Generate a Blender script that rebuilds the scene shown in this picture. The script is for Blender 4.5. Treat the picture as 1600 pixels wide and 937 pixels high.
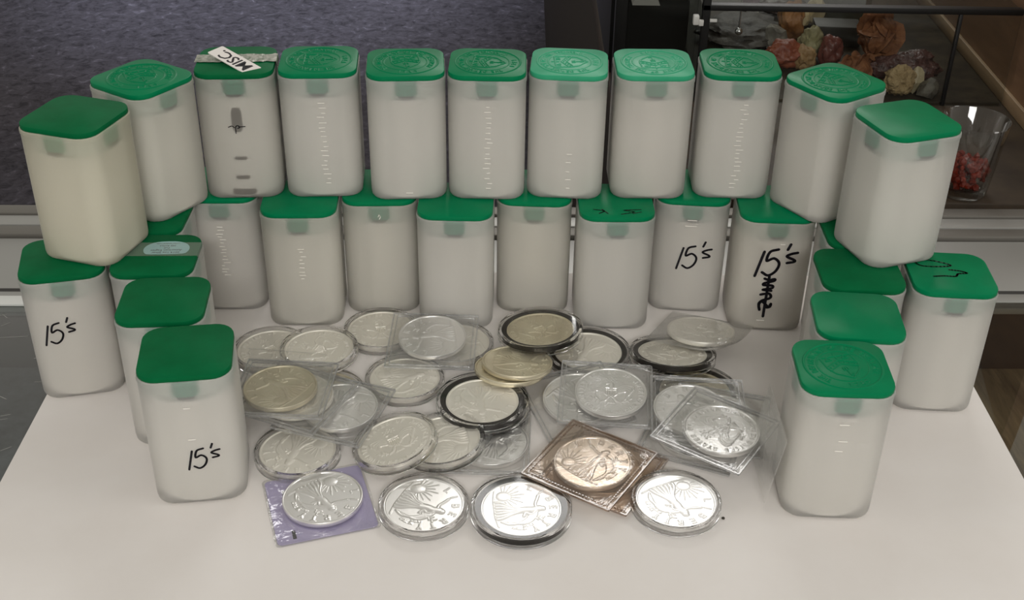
import bpy, bmesh, math, random
import numpy as np
from mathutils import Matrix, Vector, noise

for o in list(bpy.data.objects):
    bpy.data.objects.remove(o, do_unlink=True)
S = bpy.context.scene
COL = S.collection
MM = 0.001                                   # all lengths below are millimetres
R = math.radians

# ------------------------------------------------------------------ camera
cam = bpy.data.cameras.new('camera')
cam.sensor_width = 36.0
cam.lens = 1918.93 / 1600 * 36.0
cam.clip_start = 0.01
cam_o = bpy.data.objects.new('camera', cam)
COL.objects.link(cam_o)
cam_o.matrix_world = (Matrix.Translation((0, 0, .42174)) @ Matrix.Rotation(R(90 - 32.13), 4, 'X')
                      @ Matrix.Rotation(R(0.941), 4, 'Z'))
S.camera = cam_o

# ------------------------------------------------------------------ light
S.view_settings.view_transform = 'Standard'
S.view_settings.look = 'None'
S.view_settings.exposure = 0.0
S.view_settings.gamma = 1.0
S.view_settings.use_curve_mapping = False
S.cycles.transparent_max_bounces = 40
S.cycles.max_bounces = 14
S.cycles.transmission_bounces = 10
S.cycles.sample_clamp_indirect = 6.0

world = bpy.data.worlds.new('room_glow')
S.world = world
world.use_nodes = True
bg = world.node_tree.nodes['Background']
bg.inputs[0].default_value = (1.0, .95, .86, 1)
bg.inputs[1].default_value = 0.40

def area(name, loc, size, power, col=(1, .975, .945), aim=None):
    l = bpy.data.lights.new(name, 'AREA')
    l.shape = 'RECTANGLE'
    l.size, l.size_y = size
    l.energy = power
    l.color = col
    o = bpy.data.objects.new(name, l)
    COL.objects.link(o)
    o.location = loc
    if aim:
        d = Vector(aim) - Vector(loc)
        o.rotation_euler = d.to_track_quat('-Z', 'Y').to_euler()
    return o

# ceiling fluorescent panels of the shop (ceiling 1.65 m above the counter)
area('ceiling_panel_front', (.33, 2.42, 1.65), (.95, .55), 11)
area('ceiling_panel_far', (.38, 4.55, 1.65), (.9, .6), 24)
area('ceiling_panel_behind', (.25, -1.9, 1.65), (1.2, .6), 58)
area('ceiling_panel_right', (2.2, .2, 1.65), (.6, 1.2), 13)
area('ceiling_panel_left', (-2.2, .4, 1.65), (.6, 1.2), 6)
sp = bpy.data.lights.new('added_carpet_spot', 'SPOT')  # added spot, invented to make the bluish light pool on the carpet
sp.energy = 300; sp.color = (.72, .80, 1); sp.spot_size = R(50); sp.spot_blend = 1.0; sp.shadow_soft_size = .08
sp_o = bpy.data.objects.new('added_carpet_spot', sp); COL.objects.link(sp_o); sp_o.location = (-.80, 4.0, 1.65)

# ------------------------------------------------------------------ materials
MATS = {}
def newmat(name):
    m = bpy.data.materials.new(name)
    m.use_nodes = True
    nt = m.node_tree
    nt.nodes.clear()
    out = nt.nodes.new('ShaderNodeOutputMaterial')
    MATS[name] = m
    return m, nt, out

def nd(nt, typ, ins=None, **kw):
    n = nt.nodes.new(typ)
    for k, v in kw.items():
        setattr(n, k, v)
    for k, v in (ins or {}).items():
        n.inputs[k].default_value = v
    return n

def rgb(h):
    h = h.lstrip('#')
    c = [int(h[i:i + 2], 16) / 255 for i in (0, 2, 4)]
    return tuple([x / 12.92 if x <= .04045 else ((x + .055) / 1.055) ** 2.4 for x in c]) + (1,)

def pbr(name, col, rough=.5, metal=0, spec=.5, bump=None, var=None, coat=0, trans=0):
    """plain principled material; var=(scale, colour2, contrast lo, hi); bump=(scale, strength, distance)"""
    m, nt, out = newmat(name)
    b = nd(nt, 'ShaderNodeBsdfPrincipled', {'Base Color': col, 'Roughness': rough, 'Metallic': metal,
                                           'Specular IOR Level': spec, 'Coat Weight': coat, 'Transmission Weight': trans})
    tc = nd(nt, 'ShaderNodeTexCoord')
    if var:
        n = nd(nt, 'ShaderNodeTexNoise', {'Scale': var[0], 'Detail': 6.0, 'Roughness': .6})
        nt.links.new(tc.outputs['Object'], n.inputs['Vector'])
        r = nd(nt, 'ShaderNodeValToRGB')
        r.color_ramp.elements[0].position, r.color_ramp.elements[1].position = var[2], var[3]
        r.color_ramp.elements[0].color, r.color_ramp.elements[1].color = col, var[1]
        nt.links.new(n.outputs['Fac'], r.inputs['Fac'])
        nt.links.new(r.outputs['Color'], b.inputs['Base Color'])
    if bump:
        n = nd(nt, 'ShaderNodeTexNoise', {'Scale': bump[0], 'Detail': 4.0})
        nt.links.new(tc.outputs['Object'], n.inputs['Vector'])
        bp = nd(nt, 'ShaderNodeBump', {'Strength': bump[1], 'Distance': bump[2]})
        nt.links.new(n.outputs['Fac'], bp.inputs['Height'])
        nt.links.new(bp.outputs['Normal'], b.inputs['Normal'])
    nt.links.new(b.outputs[0], out.inputs[0])
    return m

def frosted(name, col, see=.68, rough=1.0):
    """milky polyethylene: diffuse + translucent + rough refraction + a faint sheen"""
    m, nt, out = newmat(name)
    d = nd(nt, 'ShaderNodeBsdfDiffuse', {'Color': col})
    t = nd(nt, 'ShaderNodeBsdfTranslucent', {'Color': col})
    mx = nd(nt, 'ShaderNodeMixShader', {0: .22})
    nt.links.new(d.outputs[0], mx.inputs[1]); nt.links.new(t.outputs[0], mx.inputs[2])
    rf = nd(nt, 'ShaderNodeBsdfRefraction', {'Color': (1, .995, .975, 1), 'Roughness': rough, 'IOR': 1.5})
    mx2 = nd(nt, 'ShaderNodeMixShader', {0: see})
    nt.links.new(mx.outputs[0], mx2.inputs[1]); nt.links.new(rf.outputs[0], mx2.inputs[2])
    g = nd(nt, 'ShaderNodeBsdfGlossy', {'Color': (1, 1, 1, 1), 'Roughness': .42})
    lw = nd(nt, 'ShaderNodeLayerWeight', {'Blend': .22})
    mul = nd(nt, 'ShaderNodeMath', {1: .55}, operation='MULTIPLY')
    nt.links.new(lw.outputs['Fresnel'], mul.inputs[0])
    mx3 = nd(nt, 'ShaderNodeMixShader')
    nt.links.new(mul.outputs[0], mx3.inputs[0])
    nt.links.new(mx2.outputs[0], mx3.inputs[1]); nt.links.new(g.outputs[0], mx3.inputs[2])
    nt.links.new(mx3.outputs[0], out.inputs[0])
    return m

def clear(name, tint=(.97, .97, .96, 1), edge=(.55, .55, .53, 1), gloss=.9, rough=.05, base=.05, power=3.0, bump=None, milk=0.0,
          milkcol=(.9, .9, .9, 1)):
    """clear acrylic / vinyl / glass sheet: see-through, darker where one looks along the sheet, mirror sheen at grazing angles"""
    m, nt, out = newmat(name)
    lw = nd(nt, 'ShaderNodeLayerWeight', {'Blend': .5})
    pw = nd(nt, 'ShaderNodeMath', {1: power}, operation='POWER')
    nt.links.new(lw.outputs['Facing'], pw.inputs[0])
    cm = nd(nt, 'ShaderNodeMixRGB', {1: tint, 2: edge})
    nt.links.new(pw.outputs[0], cm.inputs[0])
    tr = nd(nt, 'ShaderNodeBsdfTransparent')
    nt.links.new(cm.outputs[0], tr.inputs[0])
    g = nd(nt, 'ShaderNodeBsdfGlossy', {'Color': (1, 1, 1, 1), 'Roughness': rough})
    fm = nd(nt, 'ShaderNodeMath', {1: gloss, 2: base}, operation='MULTIPLY_ADD')
    nt.links.new(pw.outputs[0], fm.inputs[0])
    mx = nd(nt, 'ShaderNodeMixShader')
    nt.links.new(fm.outputs[0], mx.inputs[0])
    last = tr.outputs[0]
    if milk:
        df = nd(nt, 'ShaderNodeBsdfDiffuse', {'Color': milkcol})
        mk = nd(nt, 'ShaderNodeMixShader', {0: milk})
        nt.links.new(tr.outputs[0], mk.inputs[1]); nt.links.new(df.outputs[0], mk.inputs[2])
        last = mk.outputs[0]
    nt.links.new(last, mx.inputs[1]); nt.links.new(g.outputs[0], mx.inputs[2])
    if bump:
        tc = nd(nt, 'ShaderNodeTexCoord')
        n = nd(nt, 'ShaderNodeTexNoise', {'Scale': bump[0], 'Detail': 3.0, 'Distortion': 1.5})
        nt.links.new(tc.outputs['Object'], n.inputs['Vector'])
        bp = nd(nt, 'ShaderNodeBump', {'Strength': bump[1], 'Distance': bump[2]})
        nt.links.new(n.outputs['Fac'], bp.inputs['Height'])
        nt.links.new(bp.outputs['Normal'], g.inputs['Normal'])
    nt.links.new(mx.outputs[0], out.inputs[0])
    return m

paper_m = pbr('white_paper', rgb('#e6e2de'), .75, spec=.25, var=(14, rgb('#e1dcd7'), .35, .7))
frost = {
    'white': frosted('frosted_plastic', (.97, .95, .915, 1)),
    'pink': frosted('frosted_plastic_pinkish', (.97, .935, .89, 1)),
    'cream': frosted('frosted_plastic_cream', (.97, .94, .85, 1)),
    'yellow': frosted('frosted_plastic_yellowed', (.96, .91, .72, 1), see=.6),
    'dim': frosted('frosted_plastic_worn', (.90, .86, .80, 1), see=.75, rough=1.0),
    'tan': frosted('frosted_plastic_tan', (.92, .87, .79, 1)),
}
green_a = pbr('green_plastic', rgb('#007f51'), .34, spec=.10, bump=(900, .05, .0004), var=(60, rgb('#00754a'), .3, .7))
green_c = pbr('pale_green_plastic', rgb('#36a67c'), .34, spec=.2, bump=(900, .05, .0004), var=(60, rgb('#2f9c72'), .3, .7))
green_b = pbr('green_plastic_matte', rgb('#00683c'), .5, spec=.08, bump=(900, .08, .0004), var=(60, rgb('#005c33'), .3, .7))
roll_m = pbr('silver_coin_edges', (.98, .965, .925, 1), .55, metal=0)
silver_m = pbr('bright_silver', (.95, .94, .92, 1), .28, metal=.88, bump=(700, .04, .0003))
satin_m = pbr('satin_silver', (.97, .94, .86, 1), .42, metal=.58, bump=(700, .05, .0003))
toned_m = pbr('toned_silver', (.82, .76, .58, 1), .38, metal=.8, var=(40, (.66, .58, .42, 1), .4, .75))
rose_m = pbr('rosy_silver', (.96, .92, .87, 1), .28, metal=.9, var=(50, (.88, .79, .69, 1), .45, .8))
acryl_m = clear('clear_acrylic', tint=(.985, .985, .98, 1), edge=(.50, .49, .46, 1), gloss=.5, rough=.08, base=.035, power=3.2)
vinyl_m = clear('clear_vinyl', tint=(.975, .975, .97, 1), edge=(.60, .60, .60, 1), gloss=.55, rough=.10, base=.07, power=2.6,
                bump=(70, .5, .002), milk=.03)
brownv_m = clear('brownish_vinyl', tint=(.93, .87, .81, 1), edge=(.42, .33, .25, 1), gloss=.5, rough=.12, base=.07, power=2.4,
                 bump=(70, .5, .002), milk=.05, milkcol=(.6, .48, .38, 1))
lilac_m = pbr('lavender_insert', rgb('#b3abcb'), .6, spec=.3, var=(90, rgb('#a79fc4'), .35, .7))
foam_m = pbr('black_foam', rgb('#26221d'), .8, spec=.25, bump=(1500, .4, .0005))
ink_m = pbr('black_marker_ink', rgb('#15121a'), .5, spec=.3)
ink_g = pbr('faded_marker_ink', rgb('#06301c'), .5, spec=.3)
scuff_glint_m = pbr('pale_scuff_and_glint', rgb('#f2eee6'), .45)
dirt_m = pbr('dark_speck', rgb('#3a352c'), .7)
label_m = pbr('white_label_paper', rgb('#e9e4df'), .6)
oval_m = pbr('pale_blue_label', rgb('#a9d3d2'), .5, var=(120, rgb('#9cc9cb'), .3, .7))
tape_m = clear('clear_tape', tint=(.94, .95, .94, 1), edge=(.7, .7, .68, 1), gloss=.4, rough=.2, base=.06, milk=.10)
foil_m = pbr('torn_silvery_tape', rgb('#b9b8ae'), .35, metal=.25, var=(220, rgb('#77806f'), .42, .62), bump=(260, .7, .001))
alu_m = pbr('brushed_aluminium', (.40, .40, .38, 1), .45, metal=.6, bump=(300, .08, .0005))
alud_m = pbr('dull_aluminium', (.20, .19, .17, 1), .5, metal=.6)
dark_m = pbr('dark_gasket', rgb('#2a2825'), .6)
black_m = pbr('black_frame', rgb('#0c0c0c'), .45)
glass_m = clear('counter_glass', tint=(.90, .92, .91, 1), edge=(.35, .40, .38, 1), gloss=.75, rough=.02, base=.05, power=3.5)
pane_m = clear('display_glass', tint=(.90, .91, .90, 1), edge=(.5, .54, .52, 1), gloss=.35, rough=.02, base=.018, power=4)
tumbler_m = clear('tumbler_glass', tint=(.95, .95, .94, 1), edge=(.40, .40, .38, 1), gloss=.8, rough=.03, base=.04, power=2.4)
scr_m = pbr('glass_scratch', rgb('#a3a39e'), .5)

def carpet_mat():
    m, nt, out = newmat('grey_violet_carpet')
    b = nd(nt, 'ShaderNodeBsdfPrincipled', {'Roughness': .95, 'Specular IOR Level': .1})
    tc = nd(nt, 'ShaderNodeTexCoord')
    n1 = nd(nt, 'ShaderNodeTexNoise', {'Scale': 34.0, 'Detail': 5.0, 'Roughness': .7, 'Distortion': .8})
    n2 = nd(nt, 'ShaderNodeTexNoise', {'Scale': 3.0, 'Detail': 3.0})
    for n in (n1, n2):
        nt.links.new(tc.outputs['Object'], n.inputs['Vector'])
    r = nd(nt, 'ShaderNodeValToRGB')
    cr = r.color_ramp
    cr.elements[0].position, cr.elements[1].position = .30, .74
    cr.elements[0].color, cr.elements[1].color = rgb('#29272b'), rgb('#6b6770')
    e = cr.elements.new(.5); e.color = rgb('#434045')
    e = cr.elements.new(.60); e.color = rgb('#49464c')
    nt.links.new(n1.outputs['Fac'], r.inputs['Fac'])
    mx = nd(nt, 'ShaderNodeMixRGB', {0: .3}, blend_type='OVERLAY')
    nt.links.new(r.outputs['Color'], mx.inputs[1]); nt.links.new(n2.outputs['Fac'], mx.inputs[2])
    nt.links.new(mx.outputs['Color'], b.inputs['Base Color'])
    nt.links.new(b.outputs[0], out.inputs[0])
    return m
carpet_m = carpet_mat()

def wood_mat(name, c1, c2, rough=.45, stretch=(1, 12, 12), scale=6):
    m, nt, out = newmat(name)
    b = nd(nt, 'ShaderNodeBsdfPrincipled', {'Roughness': rough})
    tc = nd(nt, 'ShaderNodeTexCoord')
    mp = nd(nt, 'ShaderNodeMapping', {'Scale': stretch})
    n = nd(nt, 'ShaderNodeTexNoise', {'Scale': float(scale), 'Detail': 7.0, 'Roughness': .65, 'Distortion': .6})
    r = nd(nt, 'ShaderNodeValToRGB')
    r.color_ramp.elements[0].position, r.color_ramp.elements[1].position = .35, .68
    r.color_ramp.elements[0].color, r.color_ramp.elements[1].color = c1, c2
    nt.links.new(tc.outputs['Object'], mp.inputs['Vector']); nt.links.new(mp.outputs[0], n.inputs['Vector'])
    nt.links.new(n.outputs['Fac'], r.inputs['Fac']); nt.links.new(r.outputs['Color'], b.inputs['Base Color'])
    nt.links.new(b.outputs[0], out.inputs[0])
    return m
shelf_m = wood_mat('brown_shelf_wood', rgb('#6b5a42'), rgb('#c4a97e'), stretch=(10, 1.2, 10), scale=7)
panel_m = wood_mat('brown_panel_wood', rgb('#7a5c46'), rgb('#98765a'), stretch=(12, 1, 6), scale=5)
trim_m = wood_mat('tan_trim_wood', rgb('#7d674f'), rgb('#a58b6c'), stretch=(12, 1, 12), scale=5)
steel_m = pbr('dark_grey_shelf', rgb('#55585a'), .5, var=(14, rgb('#9aa0a6'), .45, .72), metal=.1)
back_m = pbr('dark_counter_laminate', rgb('#342c24'), .5, spec=.25, var=(25, rgb('#473c2f'), .35, .75))
stone_m = pbr('case_floor_slate', rgb('#332c23'), .6, spec=.25, var=(40, rgb('#4d4334'), .4, .72))

# ------------------------------------------------------------------ mesh helpers
def mesh(name, verts, faces, mat=None, smooth=True, sharp=35):
    me = bpy.data.meshes.new(name)
    me.from_pydata([(v[0] * MM, v[1] * MM, v[2] * MM) for v in verts], [], faces)
    me.validate()
    if mat:
        me.materials.append(mat)
    if smooth:
        me.polygons.foreach_set('use_smooth', [True] * len(me.polygons))
        me.set_sharp_from_angle(angle=R(sharp))
    me.update()
    return me

def link(name, me, parent=None, loc=(0, 0, 0), rot=(0, 0, 0)):
    o = bpy.data.objects.new(name, me)
    COL.objects.link(o)
    o.parent = parent
    o.location = [c * MM for c in loc]
    o.rotation_euler = rot
    return o

def tag(o, label, cat, group=None, kind=None):
    o['label'] = label
    if cat: o['category'] = cat
    if group: o['group'] = group
    if kind: o['kind'] = kind
    return o

def thing(name, label, cat, loc=(0, 0, 0), rot=(0, 0, 0), group=None):
    return tag(link(name, None, None, loc, rot), label, cat, group)

def rsq(w, r, n=6, d=None):
    """rounded square (w by d), counter-clockwise"""
    d = d or w
    pts = []
    for k, (sx, sy) in enumerate([(1, 1), (-1, 1), (-1, -1), (1, -1)]):
        for i in range(n + 1):
            t = R(90 * k + 90 * i / n)
            pts.append((sx * (w / 2 - r) + r * math.cos(t), sy * (d / 2 - r) + r * math.sin(t)))
    return pts

def loft(loops, cap0=True, cap1=True):
    V, F = [], []
    n = len(loops[0])
    for l in loops:
        V += l
    for i in range(len(loops) - 1):
        for j in range(n):
            a, b = i * n + j, i * n + (j + 1) % n
            F.append((a, b, b + n, a + n))
    if cap0: F.append(tuple(range(n - 1, -1, -1)))
    if cap1: F.append(tuple(range((len(loops) - 1) * n, len(loops) * n)))
    return V, F

def lathe(prof, n=64, close=False):
    """prof: (r, z) pairs; r=0 ends become poles"""
    V, F, rows = [], [], []
    for r, z in prof:
        if r < 1e-6:
            rows.append([len(V)]); V.append((0, 0, z))
        else:
            rows.append(list(range(len(V), len(V) + n)))
            V += [(r * math.cos(2 * math.pi * k / n), r * math.sin(2 * math.pi * k / n), z) for k in range(n)]
    prs = list(zip(rows[:-1], rows[1:]))
    if close: prs.append((rows[-1], rows[0]))
    for a, b in prs:
        for k in range(n):
            k2 = (k + 1) % n
            if len(a) == 1 and len(b) == 1: continue
            if len(a) == 1: F.append((a[0], b[k2], b[k]))
            elif len(b) == 1: F.append((a[k], a[k2], b[0]))
            else: F.append((a[k], a[k2], b[k2], b[k]))
    return V, F

def box(x0, x1, y0, y1, z0, z1):
    V = [(x, y, z) for z in (z0, z1) for y in (y0, y1) for x in (x0, x1)]
    F = [(0, 2, 3, 1), (4, 5, 7, 6), (0, 1, 5, 4), (2, 6, 7, 3), (0, 4, 6, 2), (1, 3, 7, 5)]
    return V, F

def bevbox(x0, x1, y0, y1, z0, z1, b=.8):
    """box with chamfered edges"""
    bm = bmesh.new()
    V, F = box(x0, x1, y0, y1, z0, z1)
    vs = [bm.verts.new(v) for v in V]
    for f in F: bm.faces.new([vs[i] for i in f])
    bmesh.ops.bevel(bm, geom=bm.edges[:], offset=b, segments=2, profile=.5, affect='EDGES')
    bm.verts.index_update()
    V = [tuple(v.co) for v in bm.verts]; F = [tuple(v.index for v in f.verts) for f in bm.faces]
    bm.free()
    return V, F

def merge(*parts):
    V, F = [], []
    for v, f in parts:
        k = len(V); V += list(v); F += [tuple(i + k for i in q) for q in f]
    return V, F

def xform(vf, M):
    return [tuple(M @ Vector(v)) for v in vf[0]], vf[1]

def ribbon(lines, w, t=.05):
    """flat pen strokes in the xy plane: lines = list of polylines"""
    V, F = [], []
    for pl in lines:
        for (x0, y0), (x1, y1) in zip(pl[:-1], pl[1:]):
            L = math.hypot(x1 - x0, y1 - y0) or 1e-6
            nx, ny = -(y1 - y0) / L * w / 2, (x1 - x0) / L * w / 2
            k = len(V)
            V += [(x0 + nx, y0 + ny, t), (x0 - nx, y0 - ny, t), (x1 - nx, y1 - ny, t), (x1 + nx, y1 + ny, t)]
            F.append((k, k + 1, k + 2, k + 3))
        for (x, y) in pl:
            k = len(V)
            V += [(x + w / 2 * math.cos(a * math.pi / 4), y + w / 2 * math.sin(a * math.pi / 4), t) for a in range(8)]
            F.append(tuple(range(k, k + 8)))
    return V, F

def smoothline(pl, n=4):
    """Catmull-Rom through the points"""
    P = [np.array(p, float) for p in pl]
    if len(P) < 3: return [tuple(p) for p in P]
    P = [2 * P[0] - P[1]] + P + [2 * P[-1] - P[-2]]
    out = []
    for i in range(1, len(P) - 2):
        for k in range(n):
            t = k / n
            a, b, c, d = P[i - 1:i + 3]
            out.append(tuple(.5 * (2 * b + (c - a) * t + (2 * a - 5 * b + 4 * c - d) * t * t + (3 * b - a - 3 * c + d) * t ** 3)))
    return out + [tuple(P[-2])]

# ------------------------------------------------------------------ reliefs (lid seal, coin faces)
FONT = {
 'A': [[(0,0),(.35,1),(.7,0)],[(.14,.38),(.56,.38)]], 'B': [[(0,0),(0,1),(.5,.95),(.55,.7),(.4,.52),(0,.52)],[(.4,.52),(.65,.35),(.6,.08),(0,0)]],
 'C': [[(.65,.85),(.35,1),(.05,.75),(.05,.25),(.35,0),(.65,.15)]], 'D': [[(0,0),(0,1),(.4,.95),(.65,.5),(.4,.05),(0,0)]],
 'E': [[(.6,1),(0,1),(0,0),(.6,0)],[(0,.5),(.45,.5)]], 'F': [[(.6,1),(0,1),(0,0)],[(0,.5),(.45,.5)]],
 'G': [[(.65,.85),(.35,1),(.05,.75),(.05,.25),(.35,0),(.65,.15),(.65,.45),(.4,.45)]], 'H': [[(0,0),(0,1)],[(.6,0),(.6,1)],[(0,.5),(.6,.5)]],
 'I': [[(.2,0),(.2,1)]], 'L': [[(0,1),(0,0),(.6,0)]], 'M': [[(0,0),(0,1),(.4,.3),(.8,1),(.8,0)]], 'N': [[(0,0),(0,1),(.65,0),(.65,1)]],
 'O': [[(.35,1),(.03,.75),(.03,.25),(.35,0),(.67,.25),(.67,.75),(.35,1)]], 'P': [[(0,0),(0,1),(.5,.95),(.6,.72),(.45,.5),(0,.48)]],
 'R': [[(0,0),(0,1),(.5,.95),(.6,.72),(.45,.5),(0,.48)],[(.3,.48),(.65,0)]], 'S': [[(.6,.85),(.3,1),(.05,.8),(.15,.58),(.5,.42),(.62,.2),(.35,0),(.03,.15)]],
 'T': [[(0,1),(.7,1)],[(.35,1),(.35,0)]], 'U': [[(0,1),(0,.25),(.32,0),(.63,.25),(.63,1)]], 'V': [[(0,1),(.35,0),(.7,1)]],
 'W': [[(0,1),(.2,0),(.42,.7),(.65,0),(.85,1)]], 'Y': [[(0,1),(.35,.5),(.7,1)],[(.35,.5),(.35,0)]], 'Z': [[(0,1),(.6,1),(0,0),(.6,0)]],
 '1': [[(.1,.8),(.3,1),(.3,0)]], '7': [[(0,1),(.6,1),(.2,0)]], '8': [[(.3,.52),(.08,.75),(.3,1),(.52,.75),(.3,.52),(.03,.25),(.3,0),(.58,.25),(.3,.52)]],
 '9': [[(.55,.7),(.3,.5),(.05,.75),(.3,1),(.55,.75),(.45,.2),(.2,0)]], '.': [[(.15,0),(.2,.05)]], '~': [[(0,.5),(.25,.62),(.45,.42),(.7,.5)]], ' ': [],
}

def ring_text(txt, rad, h, a0, a1, inward=False):
    """polylines of a text set on a circle from angle a0 to a1 (degrees)"""
    out = []
    n = max(1, len(txt) - 1)
    for i, ch in enumerate(txt):
        a = R(a0 + (a1 - a0) * i / n)
        c, s = math.cos(a), math.sin(a)
        for pl in FONT.get(ch, []):
            q = []
            for x, y in pl:
                lx, ly = (x - .33) * h * .85, (y - .5) * h
                if inward: lx, ly = -lx, -ly
                # radial = ly, tangential (clockwise) = lx
                q.append((c * (rad + ly) + s * lx, s * (rad + ly) - c * lx))
            out.append(q)
    return out

class Relief:
    def __init__(self, rmax, nr, na, r0=.6):
        rr = np.concatenate([[0], np.linspace(r0, rmax, nr)])
        aa = np.arange(na) * 2 * math.pi / na
        Rg, Ag = np.meshgrid(rr[1:], aa, indexing='ij')
        self.X, self.Y = (Rg * np.cos(Ag)).ravel(), (Rg * np.sin(Ag)).ravel()
        self.X = np.concatenate([[0], self.X]); self.Y = np.concatenate([[0], self.Y])
        self.H = np.zeros_like(self.X)
        self.nr, self.na, self.rmax = nr, na, rmax
    def stroke(self, pl, w, h, add=False):
        X, Y = self.X, self.Y
        xs, ys = [p[0] for p in pl], [p[1] for p in pl]
        m = (X > min(xs) - w) & (X < max(xs) + w) & (Y > min(ys) - w) & (Y < max(ys) + w)
        if not m.any(): return
        x, y = X[m], Y[m]
        d = np.full(x.shape, 1e9)
        for (x0, y0), (x1, y1) in zip(pl[:-1], pl[1:]):
            dx, dy = x1 - x0, y1 - y0
            L = dx * dx + dy * dy + 1e-9
            t = np.clip(((x - x0) * dx + (y - y0) * dy) / L, 0, 1)
            d = np.minimum(d, np.hypot(x - x0 - t * dx, y - y0 - t * dy))
        v = h * np.sqrt(np.clip(1 - (d / w) ** 2, 0, 1))
        if add: self.H[m] += v
        else: self.H[m] = np.maximum(self.H[m], v) if h > 0 else np.minimum(self.H[m], v)
    def strokes(self, ls, w, h, add=False):
        for l in ls: self.stroke(l, w, h, add)
    def ringline(self, rad, w, h):
        d = np.abs(np.hypot(self.X, self.Y) - rad)
        v = h * np.sqrt(np.clip(1 - (d / w) ** 2, 0, 1))
        self.H = np.maximum(self.H, v) if h > 0 else np.minimum(self.H, v)
    def disc(self, x, y, rad, h):
        d = np.hypot(self.X - x, self.Y - y)
        self.H = np.maximum(self.H, h * np.sqrt(np.clip(1 - (d / rad) ** 2, 0, 1)))
    def build(self, z0):
        V = list(zip(self.X.tolist(), self.Y.tolist(), (self.H + z0).tolist()))
        F, na = [], self.na
        for k in range(na): F.append((0, 1 + k, 1 + (k + 1) % na))
        for i in range(self.nr - 1):
            b = 1 + i * na
            for k in range(na):
                k2 = (k + 1) % na
                F.append((b + k, b + na + k, b + na + k2, b + k2))
        return V, F

def seal_relief():
    r = Relief(20.0, 64, 220)
    r.ringline(18.9, .55, .5); r.ringline(12.6, .4, .35)
    r.strokes(ring_text('THE DEPARTMENT OF THE TREASURY', 15.6, 2.6, 215, -35), .34, .42)
    r.strokes(ring_text('1789', 15.6, 2.6, 252, 288, inward=True), .34, .42)
    sh = [(-8, 8.5), (8, 8.5), (8.4, 0), (6.5, -5), (0, -10.5), (-6.5, -5), (-8.4, 0), (-8, 8.5)]
    r.stroke(sh, .45, .45)
    r.strokes([[(-8, 1), (0, 5), (8, 1)], [(-8, -2.2), (0, 1.8), (8, -2.2)]], .4, .45)
    for i in range(7):
        x = -6.6 + i * 2.2
        r.disc(x, 3.4 - abs(x) * .5 , .55, .45)
    r.strokes([[(0, 10.6), (0, 6.2)], [(-4.6, 8.2), (4.6, 8.2)], [(-6.2, 5.6), (-4.6, 8.2), (-3, 5.6), (-6.2, 5.6)], [(6.2, 5.6), (4.6, 8.2), (3, 5.6), (6.2, 5.6)]], .35, .42)
    r.strokes([[(0, -1.6), (0, -8.4)], [(-1.2, -1.6), (1.2, -1.6), (1.2, -3.4), (-1.2, -3.4), (-1.2, -1.6)], [(0, -7.2), (1.8, -7.2)], [(0, -8.4), (1.8, -8.4)]], .35, .42)
    r.H -= .02
    return r.build(0)

def rings_relief():
    r = Relief(20.0, 40, 96)
    r.ringline(18.4, .6, .45); r.ringline(16.6, .4, -.2)
    r.H -= .02
    return r.build(0)

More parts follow.
